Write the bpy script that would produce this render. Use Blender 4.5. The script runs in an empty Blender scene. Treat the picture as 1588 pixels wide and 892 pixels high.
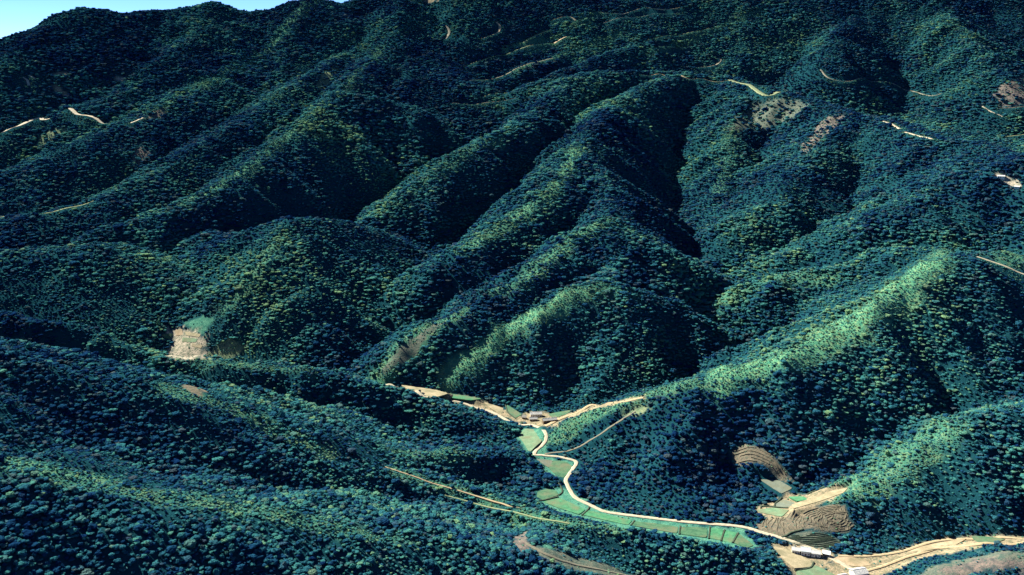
import bpy, bmesh, math, random, os
import numpy as np
from mathutils import Vector

# ------------------------------------------------------------------ camera, sky, sun, exposure
scene = bpy.context.scene
COL = scene.collection
CAM_Z, FPX, PITCH, W0, H0 = 520.0, 1375.0, math.radians(15.0), 1588.0, 892.0

cam_d = bpy.data.cameras.new('camera')
cam = bpy.data.objects.new('camera', cam_d); COL.objects.link(cam)
cam.location = (0, 0, CAM_Z)
cam.rotation_euler = (math.pi / 2 - PITCH, 0, 0)
cam_d.sensor_width = 36.0
cam_d.lens = 36.0 * FPX / W0
cam_d.clip_start = 1.0
cam_d.clip_end = 40000.0
scene.camera = cam

SUN_EL = math.radians(36.0)
SUN_AZ = (-0.72, 0.694)                       # ground direction from the scene towards the sun
world = bpy.data.worlds.new('World'); scene.world = world; world.use_nodes = True
wn = world.node_tree.nodes; wl = world.node_tree.links
for n in list(wn): wn.remove(n)
sky = wn.new('ShaderNodeTexSky'); sky.sky_type = 'NISHITA'; sky.sun_disc = False
sky.sun_elevation = SUN_EL
sky.sun_rotation = math.atan2(SUN_AZ[0], SUN_AZ[1])
sky.altitude = 3000; sky.air_density = 0.5; sky.dust_density = 0.0; sky.ozone_density = 9.0
bg = wn.new('ShaderNodeBackground'); bg.inputs['Strength'].default_value = 0.05
wo = wn.new('ShaderNodeOutputWorld')
wl.new(sky.outputs[0], bg.inputs[0]); wl.new(bg.outputs[0], wo.inputs[0])

sun_d = bpy.data.lights.new('sun', 'SUN'); sun_d.energy = 5.0; sun_d.angle = math.radians(0.5)
sun_d.color = (1.0, 0.92, 0.74)
sun = bpy.data.objects.new('sun', sun_d); COL.objects.link(sun)
sd = Vector((SUN_AZ[0] * math.cos(SUN_EL), SUN_AZ[1] * math.cos(SUN_EL), math.sin(SUN_EL)))
sun.rotation_euler = sd.to_track_quat('Z', 'Y').to_euler()
sun.location = (-800, 900, 1500)

scene.view_settings.view_transform = 'Standard'
scene.view_settings.look = 'None'
scene.view_settings.exposure = 1.95
scene.view_settings.gamma = 1.0

# ------------------------------------------------------------------ pixel -> direction
SP, CP = math.sin(PITCH), math.cos(PITCH)
def ray(px, py):
    u = (px - W0 / 2) / FPX; v = (H0 / 2 - py) / FPX
    dy = CP + v * SP; dz = -SP + v * CP
    return u / dy, dz / dy                    # x per y, z per y

def base_np(y):
    y = np.asarray(y, float)
    return np.where(y < 1250, 0.0, np.where(y < 4100, 0.2 * (y - 1250), 570 - 0.12 * (y - 4100)))

def crest_point(px, py, val):
    """val > 600: distance Y in metres; else height above the general rise of the ground"""
    kx, kz = ray(px, py)
    if val > 600:
        y = val
    else:
        y = (CAM_Z + 0.2 * 1250 - val) / (0.2 - kz)
        if y < 1250:
            y = (CAM_Z - val) / (-kz)
    return kx * y, y, CAM_Z + kz * y

# ------------------------------------------------------------------ ridges: (side slope, crest radius, [(px, py, height)])
RIDGES = [
 # skyline range
 (.42, 45, [(-400,140,2600),(-250,115,2700),(-60,88,2800),(0,66,2900),(34,50,2950),(77,34,3000),(104,18,3050),(134,12,3080),(161,14,3100),(188,22,3150),(259,17,3250),(330,5,3300),(370,18,3350),(434,13,3400),(461,1,3400),(488,-5,3420),(530,8,3480),(600,-20,3600),(700,-60,3800),(900,-70,4000),(1200,-70,4050),(1600,-70,4000),(1900,-60,3900)]),
 (.40, 34, [(330,5,3300),(300,60,200),(250,95,165),(180,108,140),(118,108,120),(50,120,105),(0,135,95),(-80,150,80)]),
 (.40, 30, [(280,115,120),(250,130,112),(180,150,108),(111,165,98),(67,178,85),(0,200,60),(-60,220,40)]),
 (.40, 34, [(488,0,3400),(430,58,150),(330,120,130),(240,165,118),(190,190,108),(120,225,90),(50,255,70),(-40,280,50)]),
 (.42, 32, [(560,75,145),(500,105,130),(430,150,120),(360,200,108),(300,235,98),(240,268,85),(168,300,70),(114,320,60),(71,330,55),(0,340,50),(-100,345,60)]),
 (.58, 38, [(690,30,120),(600,66,150),(560,105,142),(530,145,135),(480,190,125),(437,215,115),(390,255,105),(336,286,95),(292,312,85),(235,327,75),(182,347,60),(134,364,40),(87,380,15)]),
 (.60, 35, [(530,145,135),(590,150,125),(640,165,105),(690,200,60),(715,225,20)]),
 (.32, 80, [(600,66,150),(660,82,130),(700,110,90),(715,150,40)]),
 # left middle hills
 (.44, 38, [(600,365,10),(540,347,70),(498,340,92),(447,341,100),(403,350,86),(370,360,70),(319,365,55),(279,380,30),(240,398,10)]),
 (.42, 26, [(447,341,100),(440,370,95),(415,400,80),(385,435,60),(350,480,35),(328,520,10)]),
 (.55, 25, [(447,341,100),(474,375,92),(478,410,80),(474,451,62),(490,500,40),(515,545,15)]),
 (.36, 45, [(-200,410,110),(-100,400,110),(0,392,110),(91,386,100),(141,387,95),(175,397,80),(218,407,55),(245,425,20)]),
 (.34, 34, [(141,387,95),(125,430,72),(165,470,45),(230,512,10)]),
 (.36, 34, [(0,392,110),(-20,440,90),(20,480,50),(60,500,30)]),
 # central spurs
 (.58, 34, [(585,335,10),(627,300,40),(718,235,88),(772,208,98),(816,182,104),(850,150,100),(880,122,95),(930,110,90),(1000,112,80),(1060,112,80)]),
 (.58, 34, [(590,470,12),(664,408,58),(718,384,78),(785,344,90),(826,317,98),(860,290,104),(890,240,110),(920,190,112),(950,160,110),(1000,130,100),(1060,114,98),(1135,122,90)]),
 (.58, 34, [(580,586,6),(614,535,33),(675,502,54),(718,482,64),(765,451,75),(816,431,84),(843,397,90),(866,384,95),(900,360,100),(945,338,106),(977,352,100),(1017,384,82),(1060,402,58),(1100,425,20)]),
 (.55, 30, [(945,338,106),(955,310,95),(930,270,98),(893,235,108)]),
 (.58, 34, [(683,598,6),(748,542,38),(799,502,58),(849,475,74),(893,447,88),(917,444,92),(967,448,88),(1034,465,66),(1080,490,38),(1115,520,8)]),
 (.55, 25, [(917,444,92),(950,420,82),(960,390,85),(945,340,104)]),
 (.55, 25, [(930,446,92),(960,520,60),(985,580,22)]),
 # big right-hand ridge and its spurs
 (.55, 38, [(862,676,6),(905,650,25),(950,630,42),(1000,612,58),(1060,596,74),(1130,580,88),(1250,540,118),(1330,490,150),(1400,435,175),(1445,402,188),(1490,388,192),(1540,388,195),(1600,395,195),(1750,390,200),(1950,380,210)]),
 (.55, 25, [(1118,468,8),(1159,445,42),(1199,430,60),(1260,426,75),(1320,415,95),(1400,385,130),(1460,380,160)]),
 (.50, 22, [(1060,596,74),(1040,640,48),(1030,700,30),(1060,760,8)]),
 (.50, 25, [(1250,540,118),(1235,620,70),(1215,690,35),(1205,720,15)]),
 (.50, 30, [(1540,388,195),(1530,480,150),(1500,560,105),(1420,620,60)]),
 (.50, 30, [(1800,540,150),(1700,590,115),(1588,628,95),(1500,665,76),(1430,700,56),(1370,740,36),(1310,772,24),(1255,797,12),(1225,812,4)]),
 # upper right hills
 (.42, 38, [(1135,122,90),(1203,146,100),(1273,158,110),(1310,173,125),(1371,183,135),(1411,202,148),(1461,215,158),(1529,222,168),(1588,250,188),(1700,270,200),(1900,280,210)]),
 (.45, 40, [(1310,173,125),(1265,230,108),(1205,290,78),(1150,350,45),(1110,400,10)]),
 (.50, 28, [(1140,124,90),(1134,180,72),(1130,240,48),(1118,300,22)]),
 (.42, 38, [(1529,222,168),(1480,275,150),(1400,315,118),(1320,352,85),(1250,385,50),(1200,400,30)]),
 (.50, 35, [(1275,128,35),(1283,90,105),(1300,50,155),(1340,10,195),(1400,-40,235),(1500,-80,260),(1700,-100,280)]),
 (.45, 35, [(1400,-40,235),(1470,30,190),(1530,85,130),(1565,125,85)]),
 (.50, 28, [(1010,80,85),(1100,48,118),(1180,15,150),(1260,-30,185),(1340,-70,220)]),
 (.50, 25, [(1120,100,60),(1190,75,95),(1250,45,125)]),
 # upper middle diagonal spurs
 (.50, 18, [(694,50,70),(718,16,150),(745,4,165),(775,-12,180),(820,-40,200)]),
 (.50, 18, [(712,96,45),(785,74,98),(866,54,120),(930,18,155),(980,-15,175)]),
 (.50, 18, [(716,116,45),(816,82,100),(883,52,125),(940,30,145)]),
 (.50, 18, [(726,140,40),(799,108,85),(866,84,105),(960,50,130),(1050,10,165),(1120,-20,190)]),
 (.50, 22, [(735,165,20),(800,142,60),(860,118,85),(930,88,100),(1020,60,125)]),
 # left foreground spurs
 (.70, 24, [(-300,440,190),(-150,460,170),(0,488,142),(60,500,130),(150,524,110),(210,548,92),(300,560,84),(400,563,80),(480,571,72),(560,592,56),(640,614,40),(720,640,26),(790,666,9)]),
 (.66, 18, [(300,640,120),(370,650,100),(440,667,78),(530,681,60),(600,692,50),(678,699,40),(732,700,30),(790,703,12),(816,704,4)]),
 (.52, 14, [(480,690,70),(560,713,50),(614,730,43),(698,757,33),(760,775,23),(799,784,16),(833,789,6)]),
 (.41, 40, [(-250,500,290),(-150,520,260),(0,545,222),(100,565,205),(180,585,190),(260,602,170),(330,622,150),(400,648,125),(450,672,105),(530,715,75),(600,750,50),(660,785,28),(710,812,8)]),
 (.52, 14, [(640,752,40),(735,778,24),(816,798,27),(883,811,29),(960,816,28),(1050,828,24),(1120,842,17),(1190,864,6)]),
 (.41, 40, [(-300,675,255),(-200,690,240),(0,722,215),(120,745,195),(250,772,172),(380,790,150),(500,810,128),(620,832,103),(700,848,85),(800,872,62),(880,895,42),(960,925,20),(1020,960,4)]),
 (.45, 20, [(1395,908,4),(1480,872,24),(1588,854,34),(1700,842,45),(1850,830,60)]),
]

def seg_prep():
    out = []
    for sl, r, pts in RIDGES:
        P = np.array([crest_point(*p) for p in pts])
        out.append((sl, r, P))
    return out
STEEP = 1.55
RSEG = seg_prep()
def side_spurs():
    """secondary spurs that leave the crests at an angle and die out towards the valleys, with gullies between them"""
    rng = random.Random(77); out = []
    for sl, r, P in RSEG:
        k = sl * STEEP
        seg = np.linalg.norm(np.diff(P[:, :2], axis=0), axis=1); cum = np.r_[0, np.cumsum(seg)]
        side = rng.choice((-1, 1)); pos = rng.uniform(30, 70) * (P[0, 1] / 1400) ** .5
        while pos < cum[-1] - 20:
            i = min(np.searchsorted(cum, pos) - 1, len(seg) - 1); t = (pos - cum[i]) / (seg[i] + 1e-6)
            c = P[i] + t * (P[i + 1] - P[i])
            d = (P[i + 1] - P[i])[:2] / (seg[i] + 1e-6)
            down = d if P[i, 2] > P[i + 1, 2] else -d
            nrm = np.array([-d[1], d[0]]) * side
            dirn = nrm + down * rng.uniform(.25, .8); dirn /= np.linalg.norm(dirn)
            rise = c[2] - float(base_np(c[1])); S = (rise / k + r) / max(.5, float(dirn @ nrm))
            if rise > 32:
                A = min(9.0, .085 * rise) * rng.uniform(.5, 1.25) * (.45 if c[1] < 1050 else 1.0); pts = []
                for q in (.12, .3, .5, .7, .88):
                    x, y = c[:2] + dirn * S * q + nrm * 9 * math.sin(q * 5 + pos)
                    dn = S * q * float(dirn @ nrm)
                    zz = c[2] - S * q * float(dirn @ down) * 0 - k * (math.sqrt(dn * dn + r * r) - r) + A * math.sin(math.pi * q ** .8)
                    pts.append((x, y, zz))
                out.append((sl * 1.0, 9.0, np.array(pts)))
            side = -side; pos += rng.uniform(38, 80) * max(.8, (c[1] / 1400) ** .6)
    return out
SPURS = side_spurs()

def vnoise(x, y, seed):
    """smooth value noise, vectorised"""
    xi = np.floor(x).astype(np.int64); yi = np.floor(y).astype(np.int64)
    fx = x - xi; fy = y - yi
    fx = fx * fx * fx * (fx * (fx * 6 - 15) + 10); fy = fy * fy * fy * (fy * (fy * 6 - 15) + 10)
    def h(a, b):
        n = (a * 374761393 + b * 668265263 + seed * 1274126177) & 0xffffffff
        n = ((n ^ (n >> 13)) * 1274126177) & 0xffffffff
        n = n ^ (n >> 16)
        return (n & 0xffff) / 65535.0
    return ((h(xi, yi) * (1 - fx) + h(xi + 1, yi) * fx) * (1 - fy)
            + (h(xi, yi + 1) * (1 - fx) + h(xi + 1, yi + 1) * fx) * fy) * 2 - 1
def fbm(x, y, seed, octv=4, gain=.5):
    s = 0; a = 1.0
    for i in range(octv):
        s = s + a * vnoise(x * 2 ** i + 17.3 * i, y * 2 ** i - 9.1 * i, seed + i); a *= gain
    return s

def raw_height(x, y):
    """general rise of the ground plus the crests, each falling away at its own slope"""
    wx = x + 13 * fbm(x / 170, y / 170, 11, 3); wy = y + 13 * fbm(x / 170, y / 170, 23, 3)
    b = base_np(y) - 30 * np.clip((y - 1330) / 250, 0, 1)
    K = 6.0
    acc = np.exp(np.zeros_like(x))            # exp((b-b)/K)
    top = b.copy()
    hs = []
    for sl, r, P in RSEG:
        best = np.full(x.shape, -1e9)
        for i in range(len(P) - 1):
            a, c = P[i], P[i + 1]
            dx, dy = c[0] - a[0], c[1] - a[1]
            L2 = dx * dx + dy * dy + 1e-6
            t = np.clip(((wx - a[0]) * dx + (wy - a[1]) * dy) / L2, 0, 1)
            d = np.hypot(wx - a[0] - t * dx, wy - a[1] - t * dy)
            z = a[2] + t * (c[2] - a[2]) - sl * STEEP * (np.sqrt(d * d + r * r) - r)
            np.maximum(best, z, out=best)
        hs.append(best)
    sp = np.full(x.shape, -1e9)
    for sl, r, P in SPURS:
        i0, i1 = np.searchsorted(x[0], (P[:, 0].min() - 260, P[:, 0].max() + 260)); j0, j1 = np.searchsorted(y[:, 0], (P[:, 1].min() - 260, P[:, 1].max() + 260))
        if i1 <= i0 or j1 <= j0: continue
        X_, Y_, B_ = wx[j0:j1, i0:i1], wy[j0:j1, i0:i1], sp[j0:j1, i0:i1]
        for i in range(len(P) - 1):
            a, c = P[i], P[i + 1]
            dx, dy = c[0] - a[0], c[1] - a[1]
            t = np.clip(((X_ - a[0]) * dx + (Y_ - a[1]) * dy) / (dx * dx + dy * dy + 1e-6), 0, 1)
            d = np.hypot(X_ - a[0] - t * dx, Y_ - a[1] - t * dy)
            np.maximum(B_, a[2] + t * (c[2] - a[2]) - sl * STEEP * (np.sqrt(d * d + r * r) - r), out=B_)
    hs.append(sp)
    m = b.copy()
    for q in hs: np.maximum(m, q, out=m)
    s = np.exp((b - m) / K)
    for q in hs: s += np.exp(np.clip((q - m) / K, -40, 0))
    z = m + K * np.log(s) - K * 0.25
    rel = np.clip((z - b) / 60, 0, 1)
    # gullies running down the flanks and a little roughness
    g = np.abs(fbm(x / 75, y / 75, 41, 3))
    z = z + rel * (3.5 * fbm(x / 160, y / 160, 57, 3) - 5.0 * (0.3 - g).clip(0) + 0.5 * fbm(x / 18, y / 18, 63, 2))
    return z

# the height model, stored on an 8 m lattice and read with smooth interpolation
GX0, GX1, GY0, GY1, GS = -2700.0, 2700.0, 280.0, 4700.0, 8.0
gx = np.arange(GX0, GX1 + 1, GS); gy = np.arange(GY0, GY1 + 1, GS)
GXX, GYY = np.meshgrid(gx, gy)
HG = raw_height(GXX, GYY)
def sample(G, x, y):
    fx = np.clip((np.asarray(x, float) - GX0) / GS, 1, G.shape[1] - 3.001)
    fy = np.clip((np.asarray(y, float) - GY0) / GS, 1, G.shape[0] - 3.001)
    ix = fx.astype(int); iy = fy.astype(int); tx = fx - ix; ty = fy - iy
    def w(t):
        return (-.5*t + t*t - .5*t**3, 1 - 2.5*t*t + 1.5*t**3, .5*t + 2*t*t - 1.5*t**3, -.5*t*t + .5*t**3)
    wx_, wy_ = w(tx), w(ty)
    out = 0
    for j in range(4):
        row = 0
        for i in range(4): row = row + wx_[i] * G[iy + j - 1, ix + i - 1]
        out = out + wy_[j] * row
    return out
def height0(x, y): return sample(HG, x, y)

def hit(px, py):
    """ground point seen at a photograph pixel"""
    kx, kz = ray(px, py)
    ys = np.arange(420, 4650, 2.0)
    d = CAM_Z + kz * ys - height0(kx * ys, ys)
    i = np.argmax(d < 0)
    if d[i] >= 0: i = len(ys) - 1
    y = ys[i] - 2 * (d[i] / (d[i] - d[i - 1] + 1e-9)) if i else ys[i]
    return kx * y, y, float(height0(kx * y, y))


def hits(pts): return np.array([hit(*p[:2]) for p in pts])

def in_poly(P, x, y):
    """distance to a polygon's outline, negative inside (far points are given 1e3)"""
    out = np.full(x.shape, 1e3)
    bx = (x > P[:, 0].min() - 60) & (x < P[:, 0].max() + 60) & (y > P[:, 1].min() - 60) & (y < P[:, 1].max() + 60)
    if not bx.any(): return out
    X, Y = x[bx], y[bx]
    ins = np.zeros(X.shape, bool); d = np.full(X.shape, 1e3)
    n = len(P)
    for i in range(n):
        a, b = P[i], P[(i + 1) % n]
        c = ((a[1] > Y) != (b[1] > Y)) & (X < (b[0] - a[0]) * (Y - a[1]) / (b[1] - a[1] + 1e-12) + a[0])
        ins ^= c
        e = b[:2] - a[:2]; t = np.clip(((X - a[0]) * e[0] + (Y - a[1]) * e[1]) / (e @ e + 1e-9), 0, 1)
        np.minimum(d, np.hypot(X - a[0] - t * e[0], Y - a[1] - t * e[1]), out=d)
    out[bx] = np.where(ins, -d, d)
    return out

def near_line(P, x, y, reach=80):
    """distance to a polyline and the height on it"""
    d = np.full(x.shape, 1e3); z = np.zeros(x.shape)
    bx = (x > P[:, 0].min() - reach) & (x < P[:, 0].max() + reach) & (y > P[:, 1].min() - reach) & (y < P[:, 1].max() + reach)
    if not bx.any(): return d, z
    X, Y = x[bx], y[bx]; D = np.full(X.shape, 1e3); Z = np.zeros(X.shape)
    for i in range(len(P) - 1):
        a, b = P[i], P[i + 1]
        e = b[:2] - a[:2]; t = np.clip(((X - a[0]) * e[0] + (Y - a[1]) * e[1]) / (e @ e + 1e-9), 0, 1)
        q = np.hypot(X - a[0] - t * e[0], Y - a[1] - t * e[1]); k = q < D
        D[k] = q[k]; Z[k] = (a[2] + t * (b[2] - a[2]))[k]
    d[bx] = D; z[bx] = Z
    return d, z

def smooth_path(P, step):
    """Catmull-Rom curve through ground points, resampled, its height evened out"""
    Q = np.vstack([2 * P[0] - P[1], P, 2 * P[-1] - P[-2]])
    out = []
    for i in range(1, len(Q) - 2):
        n = max(2, int(np.linalg.norm(Q[i + 1] - Q[i]) / step))
        for t in np.linspace(0, 1, n, endpoint=False):
            a, b, c, d = Q[i - 1], Q[i], Q[i + 1], Q[i + 2]
            out.append(.5 * (2 * b + (c - a) * t + (2 * a - 5 * b + 4 * c - d) * t * t + (3 * b - a - 3 * c + d) * t ** 3))
    out.append(Q[-2]); out = np.array(out)
    z = height0(out[:, 0], out[:, 1])
    for _ in range(8):
        z[1:-1] = .25 * z[:-2] + .5 * z[1:-1] + .25 * z[2:]
    out[:, 2] = z
    return out

# ------------------------------------------------------------------ roads and tracks: (name, surface, half width m, clear m, [photo points])
ROADS = [
 ('road', 'pale', 2.5, 5, [(1352,905),(1345,899),(1325,885),(1295,868),(1262,852),(1225,838),(1190,828),(1160,819),(1135,815),(1095,812),(1050,808),(1000,802),(960,797),(937,793),(913,782),(893,772),(885,762),(879,750),(878,743),(888,728),(894,717),(883,712),(863,708),(839,706),(829,704),(833,697),(841,691),(847,681),(846,671),(839,664),(824,659),(809,659),(789,653),(765,640),(740,633),(698,623),(658,615),(614,603),(597,597)]),
 ('dirt_track', 'tan', 2.6, 4, [(846,661),(857,655),(871,649),(898,639),(925,629),(962,623),(997,617)]),
 ('dirt_track', 'brown', 1.6, 3, [(845,704),(860,702),(878,700),(913,684),(937,669),(969,648),(985,638)]),
 ('dirt_track', 'tan', 1.3, 3, [(597,724),(614,730),(650,742),(698,757),(740,770),(775,780),(800,786),(833,788)]),
 ('dirt_track', 'olive', 1.2, 2, [(690,768),(732,780),(775,790),(816,799),(850,806),(883,812)]),
 ('dirt_track', 'brown', 1.6, 4, [(815,842),(830,850),(850,860),(880,872),(930,883),(980,894),(1030,903)]),
 ('dirt_track', 'tan', 1.8, 3, [(1300,862),(1350,862),(1395,856),(1440,842),(1490,836),(1540,834),(1600,836)]),
 ('dirt_track', 'tan', 1.8, 3, [(1345,885),(1385,872),(1420,860),(1460,850),(1520,843),(1600,838)]),
 # far tracks
 ('dirt_track', 'grey', 3.0, 27, [(1273,108),(1287,122),(1320,126),(1350,128),(1400,138),(1445,149),(1460,145)]),
 ('dirt_track', 'olive', 8.1, 36, [(1132,124),(1160,131),(1200,146),(1245,152)]),
 ('dirt_track', 'tan', 3.4, 27, [(995,116),(1030,117),(1060,118),(1090,121),(1132,125)]),
 ('dirt_track', 'pale', 3.0, 24, [(1369,188),(1382,192),(1396,200)]),
 ('dirt_track', 'pale', 3.0, 24, [(1404,205),(1424,211),(1446,216)]),
 ('dirt_track', 'pale', 2.8, 24, [(1520,162),(1535,172),(1555,181)]),
 ('dirt_track', 'grey', 2.3, 24, [(1550,168),(1570,167),(1600,166)]),
 ('dirt_track', 'olive', 3.2, 24, [(1560,212),(1580,210),(1610,206)]),
 ('dirt_track', 'grey', 4.3, 33, [(691,61),(697,50),(693,40)]),
 ('dirt_track', 'tan', 4.3, 36, [(748,60),(762,55),(773,50),(775,40),(770,34)]),
 ('dirt_track', 'grey', 4.1, 36, [(856,31),(870,27),(884,25),(893,32)]),
 ('dirt_track', 'olive', 4.1, 36, [(812,66),(829,56),(849,47)]),
 ('dirt_track', 'tan', 4.6, 36, [(859,68),(868,62),(878,57)]),
 ('dirt_track', 'grey', 4.1, 36, [(927,18),(945,21),(964,22),(980,17),(997,12)]),
 ('dirt_track', 'tan', 4.1, 36, [(1000,11),(1015,14),(1030,15),(1054,12)]),
 ('dirt_track', 'grey', 3.5, 30, [(1020,72),(1045,74),(1070,72)]),
 ('dirt_track', 'grey', 3.5, 30, [(1082,105),(1098,104),(1112,100),(1118,92),(1110,90)]),
 ('dirt_track', 'pale', 6.0, 40, [(109,168),(120,178),(138,180),(150,184),(161,193),(172,190)]),
 ('dirt_track', 'pale', 6.0, 40, [(2,206),(15,200),(30,195),(45,188),(62,181),(67,188),(76,184)]),
 ('dirt_track', 'pale', 3.5, 36, [(36,120),(42,124),(45,133)]),
 ('dirt_track', 'pale', 3.2, 36, [(46,117),(55,122)]),
 ('dirt_track', 'pale', 4.1, 30, [(203,191),(212,187),(222,183)]),
 ('dirt_track', 'olive', 2.8, 21, [(-5,338),(30,335),(71,331),(114,321),(145,312)]),
 ('dirt_track', 'sand', 2.5, 15, [(1515,398),(1545,408),(1575,420),(1600,428)]),
]
ROADS += [('dirt_track', c_, 2.2, 22, p_) for c_, p_ in (('olive', [(727,101),(785,85),(850,67)]), ('grey', [(735,124),(800,106),(858,90)]), ('olive', [(748,151),(800,139),(850,123)]),
          ('grey', [(935,36),(1000,25),(1050,21)]), ('olive', [(1000,63),(1060,53),(1110,41)]), ('grey', [(700,160),(735,163),(770,158),(800,152)]))]
PATHS = []
for name, surf, hw, clear, pts in ROADS:
    P = hits(pts)
    PATHS.append((name, surf, hw, clear, smooth_path(P, 3.0 if P[:, 1].max() < 1700 else 6.0)))

# ------------------------------------------------------------------ fields on the valley floor: (crop, [photo points])
FIELDS = [
 ('green', [(858,714),(878,716),(889,724),(881,734),(873,741),(858,733),(851,725)]),
 ('fallow', [(831,711),(858,714),(851,725),(842,720)]),
 ('olive', [(814,665),(832,666),(839,674),(840,685),(830,695),(821,700),(811,686),(804,676)]),
 ('green', [(834,762),(848,758),(863,761),(866,768),(841,775),(832,770)]),
 ('bright', [(841,778),(868,772),(886,780),(908,790),(898,798),(868,788)]),
 ('bright', [(912,791),(948,800),(980,807),(974,814),(940,807),(902,798)]),
 ('green', [(984,808),(1020,812),(1052,817),(1050,827),(1015,821),(979,815)]),
 ('green', [(1056,817),(1097,818),(1096,834),(1055,828)]),
 ('bright', [(1100,818),(1122,821),(1117,838),(1099,834)]),
 ('bright', [(1125,822),(1143,826),(1134,842),(1120,839)]),
 ('green', [(1146,827),(1169,846),(1158,849),(1137,842)]),
 ('bright', [(688,606),(711,609),(748,621),(730,624),(700,618)]),
 ('tan', [(751,623),(781,633),(777,643),(760,634)]),
 ('green', [(786,627),(810,643),(799,648),(784,637)]),
 ('tan', [(620,599),(676,606),(696,617),(660,609)]),
 ('green', [(850,642),(873,638),(888,635),(878,643),(858,648)]),
 ('bright', [(1222,772),(1246,769),(1254,772),(1236,779)]),
 ('fallow', [(1204,781),(1215,774),(1236,781),(1222,787),(1200,787)]),
 ('tan', [(1226,791),(1256,778),(1287,758),(1316,746),(1309,756),(1267,781),(1230,797)]),
 ('olive', [(1173,790),(1199,788),(1224,790),(1212,802),(1180,795)]),
 ('fallow', [(1178,738),(1209,741),(1229,760),(1212,769),(1200,761)]),
 ('tan', [(1198,848),(1218,851),(1244,862),(1262,872),(1258,880),(1232,882),(1218,868)]),
 ('olive', [(1234,885),(1262,876),(1300,893),(1290,905),(1240,902)]),
 ('sand', [(1290,868),(1302,861),(1340,867),(1352,876),(1330,879),(1298,874)]),
 ('green', [(251,518),(269,517),(263,525),(255,524)]),
 ('sand', [(271,512),(282,510),(284,519),(273,521)]),
 ('tan', [(286,514),(311,518),(309,523),(289,520)]),
 ('tan', [(298,532),(314,535),(312,540),(297,537)]),
 ('olive', [(283,523),(306,525),(304,531),(282,530)]),
 ('green', [(1505,835),(1540,834),(1560,837),(1525,841)]),
 ('sand', [(1390,861),(1430,848),(1470,840),(1500,837),(1480,844),(1430,856),(1395,868)]),
]
FPOLY = []
for crop, pts in FIELDS:
    P = hits(pts)
    A = np.c_[P[:, :2] - P[:, :2].mean(0), np.ones(len(P))]
    cf = np.linalg.lstsq(A, P[:, 2], rcond=None)[0]
    lim = .14 if P[:, 1].mean() < 1300 else .6; cf[:2] = np.clip(cf[:2], -lim, lim)
    FPOLY.append((crop, P, cf, P[:, :2].mean(0)))
def field_z(cf, c, x, y): return cf[0] * (x - c[0]) + cf[1] * (y - c[1]) + cf[2]

def smoothstep(a, b, v):
    t = np.clip((v - a) / (b - a), 0, 1); return t * t * (3 - 2 * t)

def height(x, y):
    x = np.asarray(x, float); y = np.asarray(y, float)
    h = height0(x, y)
    for crop, P, cf, c in FPOLY:
        d = in_poly(P, x, y); k = d < 12
        if k.any():
            w = smoothstep(1.5, 12, d[k]); h[k] = (field_z(cf, c, x[k], y[k]) - .5) * (1 - w) + h[k] * w
    for name, surf, hw, clear, P in PATHS:
        far = P[:, 1].mean() > 1700
        d, z = near_line(P, x, y); k = d < hw + (22 if far else 11)
        if k.any():
            w = smoothstep(hw + 1.5, hw + (20 if far else 10), d[k]); h[k] = (z[k] - (.8 if far else .35)) * (1 - w) + h[k] * w
    return h

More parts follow.
